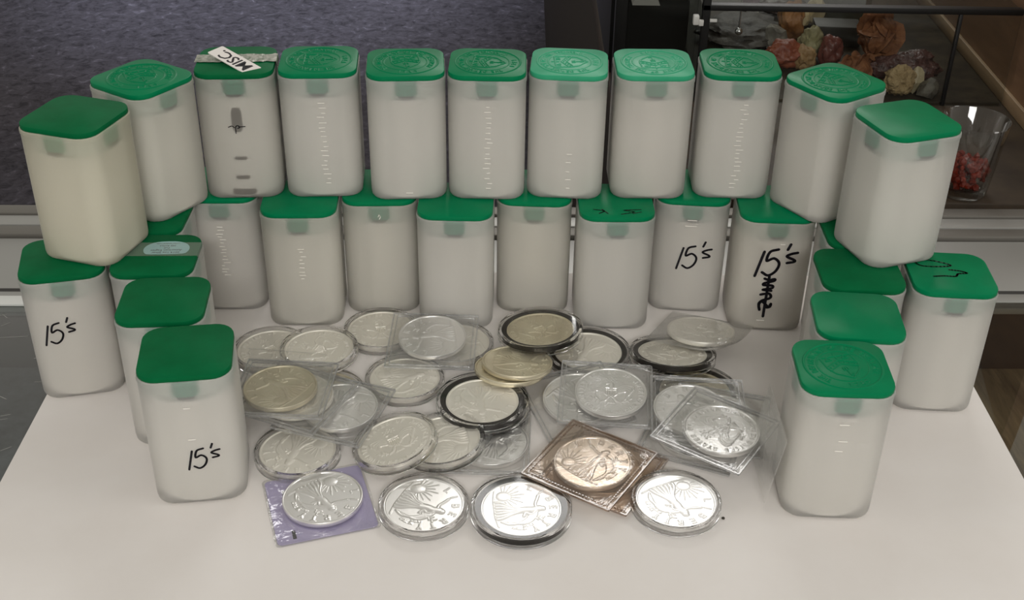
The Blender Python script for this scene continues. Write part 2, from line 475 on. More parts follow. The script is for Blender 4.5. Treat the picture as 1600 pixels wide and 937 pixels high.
def coin_mesh(name, face, mat):
    r = Relief(19.1, 82, 300)
    if face == 'figure':
        r.disc(-9.5, -8.5, 3.6, .35)
        for k in range(11):
            a = R(12 + k * 17)
            r.stroke([(-9.5 + 4.2 * math.cos(a), -8.5 + 4.2 * math.sin(a)), (-9.5 + (9 + 2 * (k % 2)) * math.cos(a), -8.5 + (9 + 2 * (k % 2)) * math.sin(a))], .28, .22)
        r.stroke([(-14, -12.5), (-6, -13.6), (6, -13.4), (13, -12)], .45, .28)
        r.disc(.6, 10.6, 1.9, .62)
        r.stroke(smoothline([(.4, 9), (1.2, 5.5), (1, 2.5), (1.6, -1)]), 2.3, .62)
        r.stroke(smoothline([(1, 8), (-3, 7.4), (-6.4, 8.6), (-9, 9.4)]), .85, .5)
        r.stroke(smoothline([(2, 7.6), (4.6, 4.8), (3.6, 2), (6, .8)]), .9, .55)
        for k in range(7):
            x = -4.6 + k * 1.9
            r.stroke(smoothline([(1.2 + .18 * (k - 3), 1.5), (1 + x * .45, -4.5), (x, -9.5), (x * 1.12, -12.6)]), .95 - .05 * (k % 2), .55 - .12 * (k % 2))
        for k in range(7):
            f = k / 6
            r.stroke(smoothline([(2, 8 - f), (6 + 3.0 * f, 7 - 6 * f), (10.5 + 1.2 * f, 3.4 - 9 * f), (11.5 - 2 * f, -1 - 9.5 * f)]), .62, .42 - .08 * (k % 2))
        for k in range(9):
            t = k / 8
            x, y = 5.2 + 3 * t, 1.2 + 8.5 * t
            r.stroke([(x, y), (x + 1.6 * (1 if k % 2 else -1), y + 1.3)], .5, .4)
        r.strokes(ring_text('LIBERTY', 16.2, 3.4, 158, 22), .42, .36)
        r.strokes(ring_text('IN GOD', 12.6, 1.5, 22, 2), .24, .22)
        r.strokes(ring_text('WE TRUST', 14.6, 1.5, 4, -20), .24, .22)
    elif face == 'eagle':
        sh = [(-3.6, 3.4), (3.6, 3.4), (3.6, -1.6), (0, -5), (-3.6, -1.6), (-3.6, 3.4)]
        for i in range(7):
            x = -3 + i
            r.stroke([(x, 1.4), (x, -3.6 + abs(x) * .7)], .32, .5)
        r.stroke(sh, .4, .55); r.stroke([(-3.6, 1.6), (3.6, 1.6)], .35, .5)
        r.stroke([(0, 4), (.2, 6)], 1.5, .55); r.disc(-.2, 7, 1.5, .6); r.stroke([(-1.2, 7.1), (-2.6, 6.6)], .5, .5)
        for s in (-1, 1):
            for k in range(9):
                t = k / 8
                r.stroke(smoothline([(s * 3.4, 3.2 - 4.0 * t), (s * (7 + 1.5 * t), 6.0 - 5.2 * t), (s * (12.2 - 3.4 * t), 5.6 - 9.2 * t), (s * (12.6 - 5.6 * t), 2.8 - 9.4 * t)]), .55, .5 - .12 * (k % 2))
            r.stroke(smoothline([(s * 1.8, -4.5), (s * 3.4, -7.2), (s * 5.4, -8.2)]), .8, .5)
            r.stroke(smoothline([(s * 4, -8), (s * 8, -7.4), (s * 11.5, -4.6)]), .42, .4)
            for k in range(6):
                x = s * (5.4 + k * 1.05); y = -7.8 + .42 * k
                r.stroke([(x, y), (x + s * .5, y + (1.4 if k % 2 else -1.3))], .42, .38)
        for k in range(5):
            r.stroke([(0, -4.6), (-2 + k, -9)], .5, .42)
        k = 0
        for row, n in enumerate((1, 4, 3, 4, 1)):
            for i in range(n):
                r.disc((i - (n - 1) / 2) * 1.9, 12.6 - row * 1.15, .5, .34)
        r.strokes(ring_text('UNITED STATES OF AMERICA', 16.8, 2.4, 205, -25), .34, .34)
        r.strokes(ring_text('1 OZ. FINE SILVER~ONE DOLLAR', 16.8, 2.0, 217, 323, inward=True), .28, .32)
    r.H += .0
    r.H *= .9
    V, F = r.build(2.40)
    na = r.na
    last = 1 + (r.nr - 1) * na
    prof = [(19.35, 2.75), (19.7, 2.92), (20.15, 2.92), (20.3, 2.75), (20.3, .17), (20.12, 0), (19.6, 0)]
    prev = list(range(last, last + na))
    for rr, z in prof:
        cur = list(range(len(V), len(V) + na))
        V += [(rr * math.cos(2 * math.pi * k / na), rr * math.sin(2 * math.pi * k / na), z) for k in range(na)]
        for k in range(na):
            k2 = (k + 1) % na
            F.append((prev[k], cur[k], cur[k2], prev[k2]))
        prev = cur
    F.append(tuple(reversed(prev)))
    return mesh(name, V, F, mat, True, 50)

COIN = {}
for fc in ('figure', 'eagle'):
    base = coin_mesh('coin_' + fc, fc, silver_m)
    COIN[fc, 'bright'] = base
    for nm, mt in (('satin', satin_m), ('toned', toned_m), ('rosy', rose_m)):
        c = base.copy(); c.materials.clear(); c.materials.append(mt); COIN[fc, nm] = c

# ------------------------------------------------------------------ large structure
vf = box(-3500, 3500, -3000, 6500, -870, -850)
floor = link('floor', mesh('floor', *vf, carpet_m, False)); tag(floor, 'grey violet carpet floor far below behind the counter', None, kind='structure')

YAW = R(1.5)
counter = thing('display_counter', 'glass topped display counter with aluminium back rail under the white paper', 'counter', (0, 797, 0), (0, 0, YAW))
# local y: 0 = back edge of the rail
link('glass_top', mesh('glass_top', *bevbox(-700, 700, -760, -126, -6, -.3, .8), glass_m), counter)
link('edge_channel', mesh('edge_channel', *bevbox(-700, 700, -126, -116, -10, -.1, .8), alu_m), counter)
link('painted_edge_highlight', mesh('painted_edge_highlight', *bevbox(-700, -275, -134, -124, -.3, 1.6, .4), pbr('edge_highlight_white', rgb('#d8dad6'), .35)), counter)  # white strip paints in the bright reflection along the glass edge
link('gasket', mesh('gasket', *box(-700, 700, -116, -112, -10, -.5), dark_m, False), counter)
link('flat_band', mesh('flat_band', *bevbox(-700, 700, -112, -46, -12, -.05, 1), alu_m), counter)
link('groove', mesh('groove', *box(-700, 700, -46, -43, -12, -3), dark_m, False), counter)
link('rail', mesh('rail', *bevbox(-700, 700, -43, -31, -12, 2.0, 1.2), alud_m), counter)
link('groove', mesh('groove', *box(-700, 700, -31, -28, -12, -3), dark_m, False), counter)
link('rail', mesh('rail', *bevbox(-700, 700, -28, -14, -12, 1.0, 1.2), alu_m), counter)
link('groove', mesh('groove', *box(-700, 700, -14, -12, -12, -3), dark_m, False), counter)
link('rail', mesh('rail', *bevbox(-700, 700, -12, 0, -12, 2.0, 1.2), alud_m), counter)
link('back_panel', mesh('back_panel', *bevbox(-700, 700, -14, -2, -850, -12, 1), black_m), counter)
link('shelf', mesh('shelf', *bevbox(-700, 120, -760, -20, -140, -128, 1), steel_m), counter)
link('shelf', mesh('shelf', *bevbox(124, 700, -760, -20, -140, -128, 1), shelf_m), counter)
random.seed(5)
sl = []
for k in range(22):
    x, y = random.uniform(-345, -255), random.uniform(-340, -140)
    a = random.choice([-.15, .05, -.5, .6, 2.4, 0]) + random.gauss(0, .15)
    L = random.choice([4, 6, 9, 14, 26])
    sl.append([(x, y), (x + L * math.cos(a), y + L * math.sin(a))])
sl += [[(-352, -196), (-292, -232)], [(-340, -172), (-300, -168)], [(-330, -262), (-285, -246)], [(-352, -300), (-318, -322)]]
o = link('scratches', mesh('scratches', *ribbon(sl, .35, -.25), scr_m, False), counter); o['kind'] = 'stuff'

def paper():
    V, F = [], []
    nx, ny = 30, 26
    for j in range(ny + 1):
        for i in range(nx + 1):
            x = -258 + 535 * i / nx; y = 250 + 455 * j / ny
            z = .55 + .25 * noise.noise(Vector((x * .006, y * .006, 3)))
            V.append((x, y, z))
    top = len(V)
    V += [(x, y, .05) for x, y, z in V]
    n = nx + 1
    for j in range(ny):
        for i in range(nx):
            a = j * n + i
            F.append((a, a + 1, a + n + 1, a + n)); F.append((top + a, top + a + n, top + a + n + 1, top + a + 1))
    rim = [i for i in range(n)] + [j * n + nx for j in range(1, ny + 1)] + [ny * n + i for i in range(nx - 1, -1, -1)] + [j * n for j in range(ny - 1, 0, -1)]
    for a, b in zip(rim, rim[1:] + rim[:1]):
        F.append((a, top + a, top + b, b))
    return mesh('paper_sheet', V, F, paper_m, True, 60)
tag(link('paper_sheet', paper(), None, (0, 0, 0), (0, 0, R(.6))), 'large white paper sheet spread on the glass counter', 'paper')
PZ = .85          # top of the paper

# ------------------------------------------------------------------ coin tubes
W, H, RC = 45.0, 78.5, 10.0
def body_mesh(mat):
    ls = []
    for w, z in ((41.5, 0), (43.6, .35), (44.9, 1.4), (45.4, 3.4), (45.5, 40), (45.5, 72.4), (45.9, 72.9), (46.1, 74.2), (46.0, 75.2), (45.2, 75.6)):
        ls.append([(x, y, z) for x, y in rsq(w, RC + (w - 45.5) * .3, 6)])
    return mesh('body', *loft(ls), mat, True, 40)
BODY = {k: body_mesh(m) for k, m in frost.items()}
def lid_mesh(mat):
    ls = []
    for w, z in ((44.6, 75.65), (45.0, 75.9), (45.0, 77.6), (44.6, 78.3), (43.8, 78.5)):
        ls.append([(x, y, z) for x, y in rsq(w, RC + (w - 45) * .5, 6)])
    return mesh('lid', *loft(ls), mat, True, 40)
LID = {'a': lid_mesh(green_a), 'b': lid_mesh(green_b), 'c': lid_mesh(green_c)}
def lobed(r0, r1, zs, w0=14, w1=27, n=96):
    """round plug with four broad lobes that touch the flat walls"""
    def rad(t):
        d = math.degrees(t) % 90
        d = min(d, 90 - d)
        k = min(1, max(0, (d - w0) / (w1 - w0)))
        return r1 + (r0 - r1) * k * k * (3 - 2 * k)
    ls = []
    for z, k in zs:
        ls.append([(rad(t) * k * math.cos(t), rad(t) * k * math.sin(t), z) for t in [2 * math.pi * i / n for i in range(n)]])
    return loft(ls)
plug_m = pbr('green_plastic_plug', rgb('#009c7c'), .5)
gap_shade_m = pbr('painted_gap_shade', rgb('#1d2f2a'), .7)
scatter_m = pbr('pale_scatter_liner', (.74, .80, .75, 1), .6)
PLUG = {k: mesh('plug', *lobed(17, 22.6, ((66.4, .995), (67.2, 1), (75.2, 1)), 6, 36), plug_m) for k in 'abc'}  # lobes shaped so the green fades sideways like scattered light
GAPSHADE = mesh('gap_shade', *lobed(18, 22.45, ((65.2, 1), (66.3, 1)), 8, 20), gap_shade_m)  # solid dark ring painted in for the shaded gap below the plug
SCATTER = mesh('scatter_liner', *lathe([(0, 64.2), (20.6, 64.2), (20.6, 75.3), (0, 75.3)], 48), scatter_m)  # added liner; its pale tone imitates light scattered in the milky wall
SEAL = {k: mesh('seal', *seal_relief(), m, True, 60) for k, m in (('a', green_a), ('b', green_b), ('c', green_c))}
RINGS = {k: mesh('rings', *rings_relief(), m, True, 60) for k, m in (('a', green_a), ('b', green_b), ('c', green_c))}
def stack_mesh(groups):
    P = []
    for z, n in groups:
        prof = [(0, z)]
        for k in range(n):
            a = z + k * 2.98
            prof += [(21.8, a), (22.3, a + .4), (22.3, a + 2.5), (21.8, a + 2.9)]
        prof.append((0, z + n * 2.98))
        P.append(lathe(prof, 48))
    return mesh('coin_stack', *merge(*P), roll_m, True, 30)
STACK = {'full': stack_mesh([(1.5, 21)]), 'loose': mesh('coin_stack', *lathe([(0, 1.5), (21.4, 1.5), (21.4, 64.1), (0, 64.1)], 48), roll_m)}
BARS = mesh('dark_gap_bars', *merge(*[lobed(17, 22.5, ((z, .96), (z + h * .3, 1), (z + h * .7, 1), (z + h, .96)), q, q + 12) for z, h, q in ((2, 4, 16), (12.5, 2.4, 8), (25, 2.2, 7), (43, 15, 5))]), pbr('gap_bar_shade', rgb('#4a4038'), .6))  # dark bars stand in for the shaded gaps between loose coins

def scuffs(seed, n, z0, z1, x0=0):
    random.seed(seed)
    ls = []
    for k in range(n):
        z = z0 + (z1 - z0) * k / max(1, n - 1) + random.gauss(0, .25)
        w = random.uniform(2.0, 4.6); x = x0 + random.gauss(0, .7)
        ls.append([(x - w / 2, z), (x + w / 2, z + random.gauss(0, .08))])
    return ls

FRONT = Matrix.Rotation(R(90), 4, 'X')         # xy drawing -> front face (x, z)
FIFTEEN = [[(-9.6, 9.3), (-13.8, -9.2)], smoothline([(-.6, 11.3), (-5.9, 9.3), (-7.4, 2.6), (-3, 4.6), (.4, 2.2), (.9, -1.2), (-1.2, -5.8), (-5.3, -8.5), (-9.4, -6.2)]),
           [(6.8, 15.3), (5.3, 11.3)], smoothline([(12, 9.3), (8.2, 8.3), (5.3, 6.3), (10.2, 3.9), (10.5, 2.5), (5.9, 1.4)])]
SCRIB = [[(-4.1, -9.4), (-4.6, -40.5)],
         smoothline([(-7, -11), (-4, -12), (-.4, -11.2), (-.8, -12.6), (-6.8, -14.5), (-6.9, -16), (-1.4, -16.2), (-1.4, -18.2), (-7.2, -19.6), (-1.6, -20.2)], 3),
         smoothline([(-8.2, -23.4), (-3, -22.4), (-1.2, -24.6), (-2.4, -26.4), (-6, -27.6), (-8.6, -30.4), (-7.6, -35.4), (-8.4, -31), (-6.4, -28.8), (-2, -33), (-.6, -30.4), (-1, -32.8), (-3, -33.4)], 3)]
def writing(lines, cx, cz, s=1.0, w=1.05):
    return [[(cx + x * s, cz + y * s) for x, y in pl] for pl in lines], w

def ribs(lines, d=.34, h=.5):
    P = []
    for pl in lines:
        for (x0, z0), (x1, z1) in zip(pl[:-1], pl[1:]):
            V = [(x0, 0, z0), (x1, 0, z1), (x1 - .3, -d, z1 - h * .55), (x0 + .3, -d, z0 - h * .55), (x0, 0, z0 - h), (x1, 0, z1 - h)]
            P.append((V, [(0, 3, 2, 1), (3, 4, 5, 2), (0, 4, 3), (1, 2, 5)]))
    return merge(*P)

TUBE_GROUP = 'frosted coin tubes with green lids'
def tube(x, y, z, rot, label, tint='white', lid='a', seal=None, srot=0, stack='full', marks=None, ink=None, lidink=None):
    t = thing('coin_tube', label, 'tube', (x, y, z), (0, 0, R(rot)), TUBE_GROUP)
    link('body', BODY[tint], t)
    ld = link('lid', LID[lid], t)
    link('plug', PLUG[lid], ld)
    link('gap_shade', GAPSHADE, ld)
    link('scatter_liner', SCATTER, t)
    if seal == 'seal': link('seal', SEAL[lid], ld, (0, 0, 78.5), (0, 0, R(srot)))
    if seal == 'rings': link('raised_ring', RINGS[lid], ld, (0, 0, 78.5))
    link('coin_stack', STACK[stack], t)
    if stack == 'loose': link('dark_gap_bars', BARS, t)
    if marks:
        V, F = ribs(marks)
        o = link('scuff_and_glint_marks', mesh('scuff_and_glint_marks', V, F, scuff_glint_m, False), t, (0, -22.7, 0)); o['kind'] = 'stuff'
    if ink:
        V, F = xform(ribbon(*ink), FRONT)
        o = link('marker_writing', mesh('marker_writing', V, F, ink_m, False), t, (0, -22.77, 0)); o['label'] = 'black handwritten marker writing'
    if lidink:
        o = link('marker_writing', mesh('marker_writing', *ribbon(*lidink), ink_g, False), ld, (0, 0, 78.55)); o['label'] = 'faded handwritten marks on lid'
    return t

Z0, Z1 = PZ, PZ + H + .12
# front corners and side columns
tube(-159.1, 494.2, Z0, 8.8, "frontmost left coin tube, 15's written low on its front", 'white', 'b', 'rings', marks=[[(-2, 60), (1.4, 60)], [(-2, 41), (2, 41)]], ink=writing(FIFTEEN, 5, 28, .62, 1.1))
tube(-181.6, 540.4, Z0, 4.8, 'coin tube directly behind the frontmost left tube, plain scuffed lid', 'white', 'b', None)
L3 = tube(-197.0, 586.6, Z0, 2.5, 'coin tube with pale blue oval label taped on its lid', 'white', 'b', None)
tube(-247.4, 582.1, Z0, 14.0, "leftmost lower coin tube, 15's written high on its front", 'pink', 'b', None, ink=writing(FIFTEEN, -5, 43, .66, 1.15))
tube(-213.0, 632.8, Z0, 0, 'mostly hidden lower left coin tube behind the blue labelled lid', 'white', 'b', None,
     lidink=([smoothline([(-2, -20), (-2, -14), (2, -13), (3, -16), (-1, -17)])], 1.0))
tube(161.4, 490.0, Z0, -1.7, 'frontmost right coin tube with round seal on bright green lid', 'white', 'a', 'seal', 20, marks=[[(-3, 60), (2, 60)], [(-2, 50), (2.5, 50)], [(-3, 44), (1, 44)]])
tube(179.2, 536.2, Z0, -4.3, 'coin tube directly behind the frontmost right tube, plain ring on lid', 'white', 'a', 'rings')
tube(190.8, 583.2, Z0, -.9, 'second tube behind the frontmost right tube, plain dark green lid', 'white', 'b', None)
tube(240.3, 580.9, Z0, -3.4, 'rightmost lower coin tube, black handwriting on its lid', 'white', 'a', None,
     lidink=([smoothline([(-14, 13), (-6, 12), (2, 8), (-4, 6), (-14, 6), (-17, 10), (-14, 13)]), smoothline([(0, 3), (6, 2), (9, 0), (4, -1), (2, -4), (-4, -4), (-10, -5)])], 1.3))
tube(203.2, 629.4, Z0, 0, 'hidden lower right coin tube, only a lid corner showing', 'white', 'b', None)
# lower back rows
tube(-178.5, 675.2, Z0, 2, 'leftmost tube of the lower back row, ridged marks down its front', 'pink', 'a', None, marks=scuffs(1, 16, 26, 60))
tube(-128.4, 658.3, Z0, 2.5, 'lower row tube second from left, faint ridges on its front', 'cream', 'a', None, marks=scuffs(2, 9, 34, 56, 1))
tube(-82.1, 675.2, Z0, 3.0, 'lower row tube third from left, glint near its top', 'cream', 'a', None, marks=[smoothline([(-.6, 68.6), (0, 70.2), (.8, 69), (.1, 67.2)])])  # glint is a pale raised curl, the highlight put into its colour
tube(-34.6, 658.3, Z0, -.8, 'lower row tube fourth from left, in the front rank', 'white', 'a', None)
tube(13.2, 677.8, Z0, -2.0, 'yellowish lower row tube fifth from left, behind black ringed capsule', 'cream', 'a', None)
tube(61.5, 660.2, Z0, 1.3, 'lower row tube third from right with scribble on its lid', 'white', 'a', None,
     lidink=([smoothline([(-14, -12), (-8, -14), (-11, -17)]), [(-9, -12), (-6, -17)], smoothline([(14, -12), (4, -13), (10, -15), (2, -18)]), [(14, -15), (9, -17)]], 1.0))
tube(110.8, 682.3, Z0, -4.5, "lower row tube second from right, thin 15's on its front", 'pink', 'a', None, marks=[[(-4, 62), (3, 62)], [(-3, 66), (3, 66)]], ink=writing(FIFTEEN, 4, 39, .80, 1.35))
tube(158.2, 661.6, Z0, -1.9, "lower row tube at right with 15's above a black scribble", 'tan', 'a', None, marks=[[(2, 62), (5, 62)], [(-6, 8), (-1, 8)]], ink=writing(FIFTEEN + SCRIB, 2, 48, .92, 1.75))
# upper row
tube(-231.9, 596.8, Z1, -16.4, 'yellowed upper coin tube at the far left end, plain lid', 'yellow', 'b', None)
tA = tube(-210.5, 649.5, Z1, -33.1, 'upper coin tube turned cornerwise, second from the left', 'cream', 'a', 'seal', 60)
MISC = tube(-162.6, 676.9, Z1, 4.5, 'upper coin tube with MISC sticker and torn tape on lid', 'dim', 'b', 'rings', stack='loose',
            ink=([smoothline([(-5, 46.5), (-3, 47.2), (-1.6, 46.2)]), smoothline([(-1, 42.6), (-.8, 46.6), (.6, 47.4), (1.4, 46.2), (.2, 45.6)]), [(.8, 46.6), (4.6, 46.8)]], .55))
tube(-115.0, 680.0, Z1, 4.0, 'upper coin tube right beside the MISC tube, ridges down its front', 'white', 'a', 'seal', 90, marks=scuffs(3, 18, 10, 61, 2))
tube(-64.3, 678.4, Z1, 4.5, 'upper row tube second to the right of the MISC stickered tube', 'white', 'a', 'seal', 5, marks=[[(-2, 5), (2.4, 5)]])
tube(-16.4, 680.3, Z1, -.5, 'middle tube of the upper row, fine ridges on its front', 'white', 'a', 'seal', 85, marks=scuffs(4, 17, 8, 60, 1))
tube(31.4, 682.9, Z1, -3.5, 'upper row tube whose seal lies sideways on a pale green lid', 'white', 'c', 'seal', 96, marks=scuffs(9, 5, 8, 30, 2))
tube(80.8, 684.3, Z1, 1.0, 'upper row tube with seal upside down on pale green lid', 'pink', 'c', 'seal', 184)
tube(131.8, 686.6, Z1, -1.0, 'upper row tube below the mineral case post, ridges on front', 'white', 'a', 'seal', 85, marks=scuffs(6, 20, 8, 61, 1))
tube(182.8, 661.5, Z1, 35.1, 'upper coin tube turned cornerwise, second from the right', 'pink', 'a', 'seal', 30)
tube(210.1, 609.1, Z1, 19.6, 'upper coin tube at the far right end beside the glass tumbler', 'white', 'a', 'rings')

# stickers and tape on two lids
def textmesh(txt, size, mat, align='CENTER', spacing=1.0):
    c = bpy.data.curves.new('txt', 'FONT'); c.body = txt; c.size = size * MM; c.align_x = align; c.align_y = 'CENTER'; c.resolution_u = 2
    c.space_character = spacing
    c.offset = size * MM * .012
    o = bpy.data.objects.new('txt', c); COL.objects.link(o)
    me = bpy.data.meshes.new_from_object(o)
    bpy.data.objects.remove(o, do_unlink=True)
    me.materials.clear(); me.materials.append(mat)
    return me
mlid = [c for c in MISC.children if c.name.startswith('lid')][0]
def torn_tape():
    random.seed(3)
    V, F = [], []
    n = 26
    for i in range(n + 1):
        x = -23.4 + 46.8 * i / n
        z = .55 + .45 * abs(noise.noise(Vector((x * .3, 1, 0))))
        y0 = -5.5 + 1.6 * noise.noise(Vector((x * .25, 5, 0))); y1 = 6.5 + 2.2 * noise.noise(Vector((x * .25, 9, 0)))
        for k in range(5):
            f = k / 4
            V.append((x, y0 + (y1 - y0) * f, z + .35 * noise.noise(Vector((x * .6, f * 5, 2)))))
    for i in range(n):
        for k in range(4):
            a = i * 5 + k; F.append((a, a + 5, a + 6, a + 1))
    # ends folding down over the side
    k = len(V); V += [(23.9, -5, -2.6), (23.9, 6, -2.6)]
    F.append((n * 5, k, k + 1, n * 5 + 4))
    return mesh('torn_tape', V, F, foil_m, False)
link('torn_tape', torn_tape(), mlid, (0, 1.5, 78.5))
st = link('sticker', mesh('sticker', *loft([[(x, y, z) for x, y in rsq(33, 1, 3, 11.5)] for z in (0, .5)]), label_m), mlid, (0, -6.0, 80.4), (Matrix.Rotation(R(8.5), 3, 'X') @ Matrix.Rotation(R(5), 3, 'Y') @ Matrix.Rotation(R(138), 3, 'Z')).to_euler())
st['label'] = 'white sticker reading MISC.'
link('lettering', textmesh('MISC.', 11.0, ink_m, spacing=.95), st, (0, 0, .56))

llid = [c for c in L3.children if c.name.startswith('lid')][0]
ov = []
for z in (0, .12):
    pts = []
    for k in range(32):
        a = 2 * math.pi * k / 32
        x = 12.6 * math.copysign(abs(math.cos(a)) ** .75, math.cos(a)); y = 8.6 * math.sin(a)
        if y < -5.2: y = -5.2 - (abs(y) - 5.2) * .15
        pts.append((x, y, z))
    ov.append(pts)
st2 = link('sticker', mesh('sticker', *loft(ov), oval_m), llid, (4.5, 5.6, 78.55), (0, 0, R(2))); st2['label'] = 'pale blue oval label with upside down print'
for i, (tx, sz) in enumerate((('2014 1oz Silver', 2.5), ('American Eagles', 2.6), ('Full', 2.3), ('MS ROLL', 2.3), ('coins sealed rolls', 1.9))):
    link('lettering', textmesh(tx, sz, ink_m), st2, (0, -3.9 + i * 2.5, .16), (0, 0, R(180)))
def tape_strip():
    V, F = [], []
    xs = [-23.0, -22.6, 0, 22.6, 23.1, 23.9, 24.4]
    zs = [-3.0, .2, .2, .2, -.4, -3.0, -4.6]
    for x, z in zip(xs, zs):
        V += [(x, -6.8, z), (x, 8.2, z)]
    for i in range(len(xs) - 1):
        F.append((2 * i, 2 * i + 2, 2 * i + 3, 2 * i + 1))
    return mesh('clear_tape', V, F, tape_m, False)
link('clear_tape', tape_strip(), llid, (0, 4.6, 78.55))

# small dark specks on a few tubes
# ------------------------------------------------------------------ capsules, flips, coins
rim_m, _nt, _out = newmat('acrylic_rim')
_g = nd(_nt, 'ShaderNodeBsdfGlass', {'Color': (1, 1, 1, 1), 'Roughness': .04, 'IOR': 1.27})
_nt.links.new(_g.outputs[0], _out.inputs[0])
def capsule_mesh(Ro, T):
    ri = Ro - 2.3
    top = lathe([(0, T - .35), (ri + .02, T - .35)], 72)
    return mesh('window', *top, acryl_m, True, 30)
def rim_mesh(Ro, T):
    ri = Ro - 2.25
    prof = [(ri, .3), (ri + .8, 0), (Ro - .6, 0), (Ro - .1, .5), (Ro, T * .43), (Ro - .4, T * .46), (Ro - .4, T * .52), (Ro, T * .55), (Ro - .1, T - .5), (Ro - .6, T), (ri + .8, T), (ri, T - .3)]
    return mesh('rim', *lathe(prof, 80, close=True), rim_m, True, 30)
CAPS = {'small': capsule_mesh(23.0, 6.0), 'large': capsule_mesh(25.7, 6.2)}
RIM = {'small': rim_mesh(23.0, 6.0), 'large': rim_mesh(25.7, 6.2)}
GASKET = mesh('foam_ring', *lathe([(20.5, 1.25), (23.2, 1.25), (23.3, 4.9), (20.6, 4.9)], 72, close=True), foam_m, True, 30)

def pose(rotz, tilt_dir=0, tilt=0):
    """rotation: turn about z, then lean so that the side facing tilt_dir (degrees, 0=+x, 90=away) goes DOWN by tilt degrees"""
    a = R(tilt_dir)
    ax = Vector((-math.sin(a), math.cos(a), 0))
    return (Matrix.Rotation(R(tilt), 4, ax) @ Matrix.Rotation(R(rotz), 4, 'Z')).to_euler()

def capsule(label, x, y, z, big=False, face='figure', finish='satin', crot=0, td=0, tilt=0):
    t = thing('coin_capsule', label, 'coin', (x, y, z + PZ), pose(0, td, tilt), 'coins in round clear capsules')
    link('rim', RIM['large' if big else 'small'], t)
    link('window', CAPS['large' if big else 'small'], t)
    if big: link('foam_ring', GASKET, t)
    c = link('coin', COIN[face, finish], t, (0, 0, 1.6), (0, 0, R(crot)))
    return t

def pouch_mesh(seed, cx, cy, hw=26, hd=26, mat=vinyl_m, curl=None, full=1.0):
    """soft two-ply vinyl pocket, bulging round a coin centred at (cx, cy); welded border ridge"""
    n = 30
    V, F = [], []
    for side in (1, -1):
        for j in range(n + 1):
            for i in range(n + 1):
                u, v = -1 + 2 * i / n, -1 + 2 * j / n
                x, y = u * hw, v * hd
                d = math.hypot(x - cx, y - cy)
                edge = min(hw - abs(x), hd - abs(y))
                b = 1.0 if d < 20.9 else math.exp(-((d - 20.9) / 3.6) ** 2)
                h = .16 + 1.52 * full * b * min(1, edge / 2.5)
                if 1.4 < edge < 2.9: h = max(.16, h * .45)
                if edge < 1.2: h = .30
                wr = (1 - b) * min(1, edge / 5) * .42 * noise.noise(Vector((x * .11 + seed * 7, y * .11, seed)))
                z = side * h + wr
                if curl:
                    s = max(0, (x * curl[0] + y * curl[1]) - curl[2])
                    z += curl[3] * s * s
                V.append((x, y, z))
    m = (n + 1) ** 2
    for j in range(n):
        for i in range(n):
            a = j * (n + 1) + i
            F.append((a, a + 1, a + n + 2, a + n + 1)); F.append((m + a, m + a + n + 1, m + a + n + 2, m + a + 1))
    k = n + 1
    rim = list(range(k)) + [j * k + n for j in range(1, k)] + [n * k + i for i in range(n - 1, -1, -1)] + [j * k for j in range(n - 1, 0, -1)]
    for a, b in zip(rim, rim[1:] + rim[:1]):
        F.append((a, m + a, m + b, b))
    return mesh('pouch', V, F, mat, True, 50)

seam_m = clear('vinyl_weld', tint=(.80, .80, .80, 1), edge=(.40, .40, .40, 1), gloss=.6, rough=.15, base=.10, power=2, milk=.22, milkcol=(.75, .75, .75, 1))
seamb_m = clear('brown_vinyl_weld', tint=(.62, .52, .44, 1), edge=(.25, .19, .14, 1), gloss=.6, rough=.15, base=.10, power=2, milk=.2, milkcol=(.55, .43, .34, 1))
def seam_mesh(mat, dash):
    P = []
    def bar(x0, y0, x1, y1, w, h):
        L = math.hypot(x1 - x0, y1 - y0); a = math.atan2(y1 - y0, x1 - x0)
        V, F = box(0, L, -w / 2, w / 2, -h, h)
        P.append(xform((V, F), Matrix.Translation((x0, y0, 0)) @ Matrix.Rotation(a, 4, 'Z')))
    for q, w, h in ((25.8, .7, .62), (23.4, .45, .50)):
        for k in range(4):
            c, s_ = math.cos(k * math.pi / 2), math.sin(k * math.pi / 2)
            if dash and q < 25:
                for i in range(26):
                    t0 = -q + i * 2 * q / 26; t1 = t0 + q / 22
                    bar(c * t0 - s_ * -q, s_ * t0 + c * -q, c * t1 - s_ * -q, s_ * t1 + c * -q, .7, .6)
            else:
                bar(c * -q - s_ * -q, s_ * -q + c * -q, c * q - s_ * -q, s_ * q + c * -q, w, h)
    return mesh('weld_seam', *merge(*P), mat, False)
SEAM = {'clear': seam_mesh(seam_m, False), 'brown': seam_mesh(seamb_m, True)}
_pseed = [0]
def flip(label, x, y, z, rotz, face='figure', finish='bright', crot=0, coff=(0, 0), td=0, tilt=0, mat=vinyl_m, curl=None, name='coin_flip', rot=None):
    """z = height of the middle plane"""
    _pseed[0] += 1
    t = thing(name, label, 'coin', (x, y, z + PZ), rot or pose(rotz, td, tilt), 'coins in square vinyl flips')
    link('pouch', pouch_mesh(_pseed[0], coff[0], coff[1], mat=mat, curl=curl, full=1.0 if face else .3, hw=26 if face else 20, hd=26 if face else 24), t)
    if face: link('coin', COIN[face, finish], t, (coff[0], coff[1], -1.45), (0, 0, R(crot)))
    if not curl and face: link('weld_seam', SEAM['brown' if mat is brownv_m else 'clear'], t)
    return t

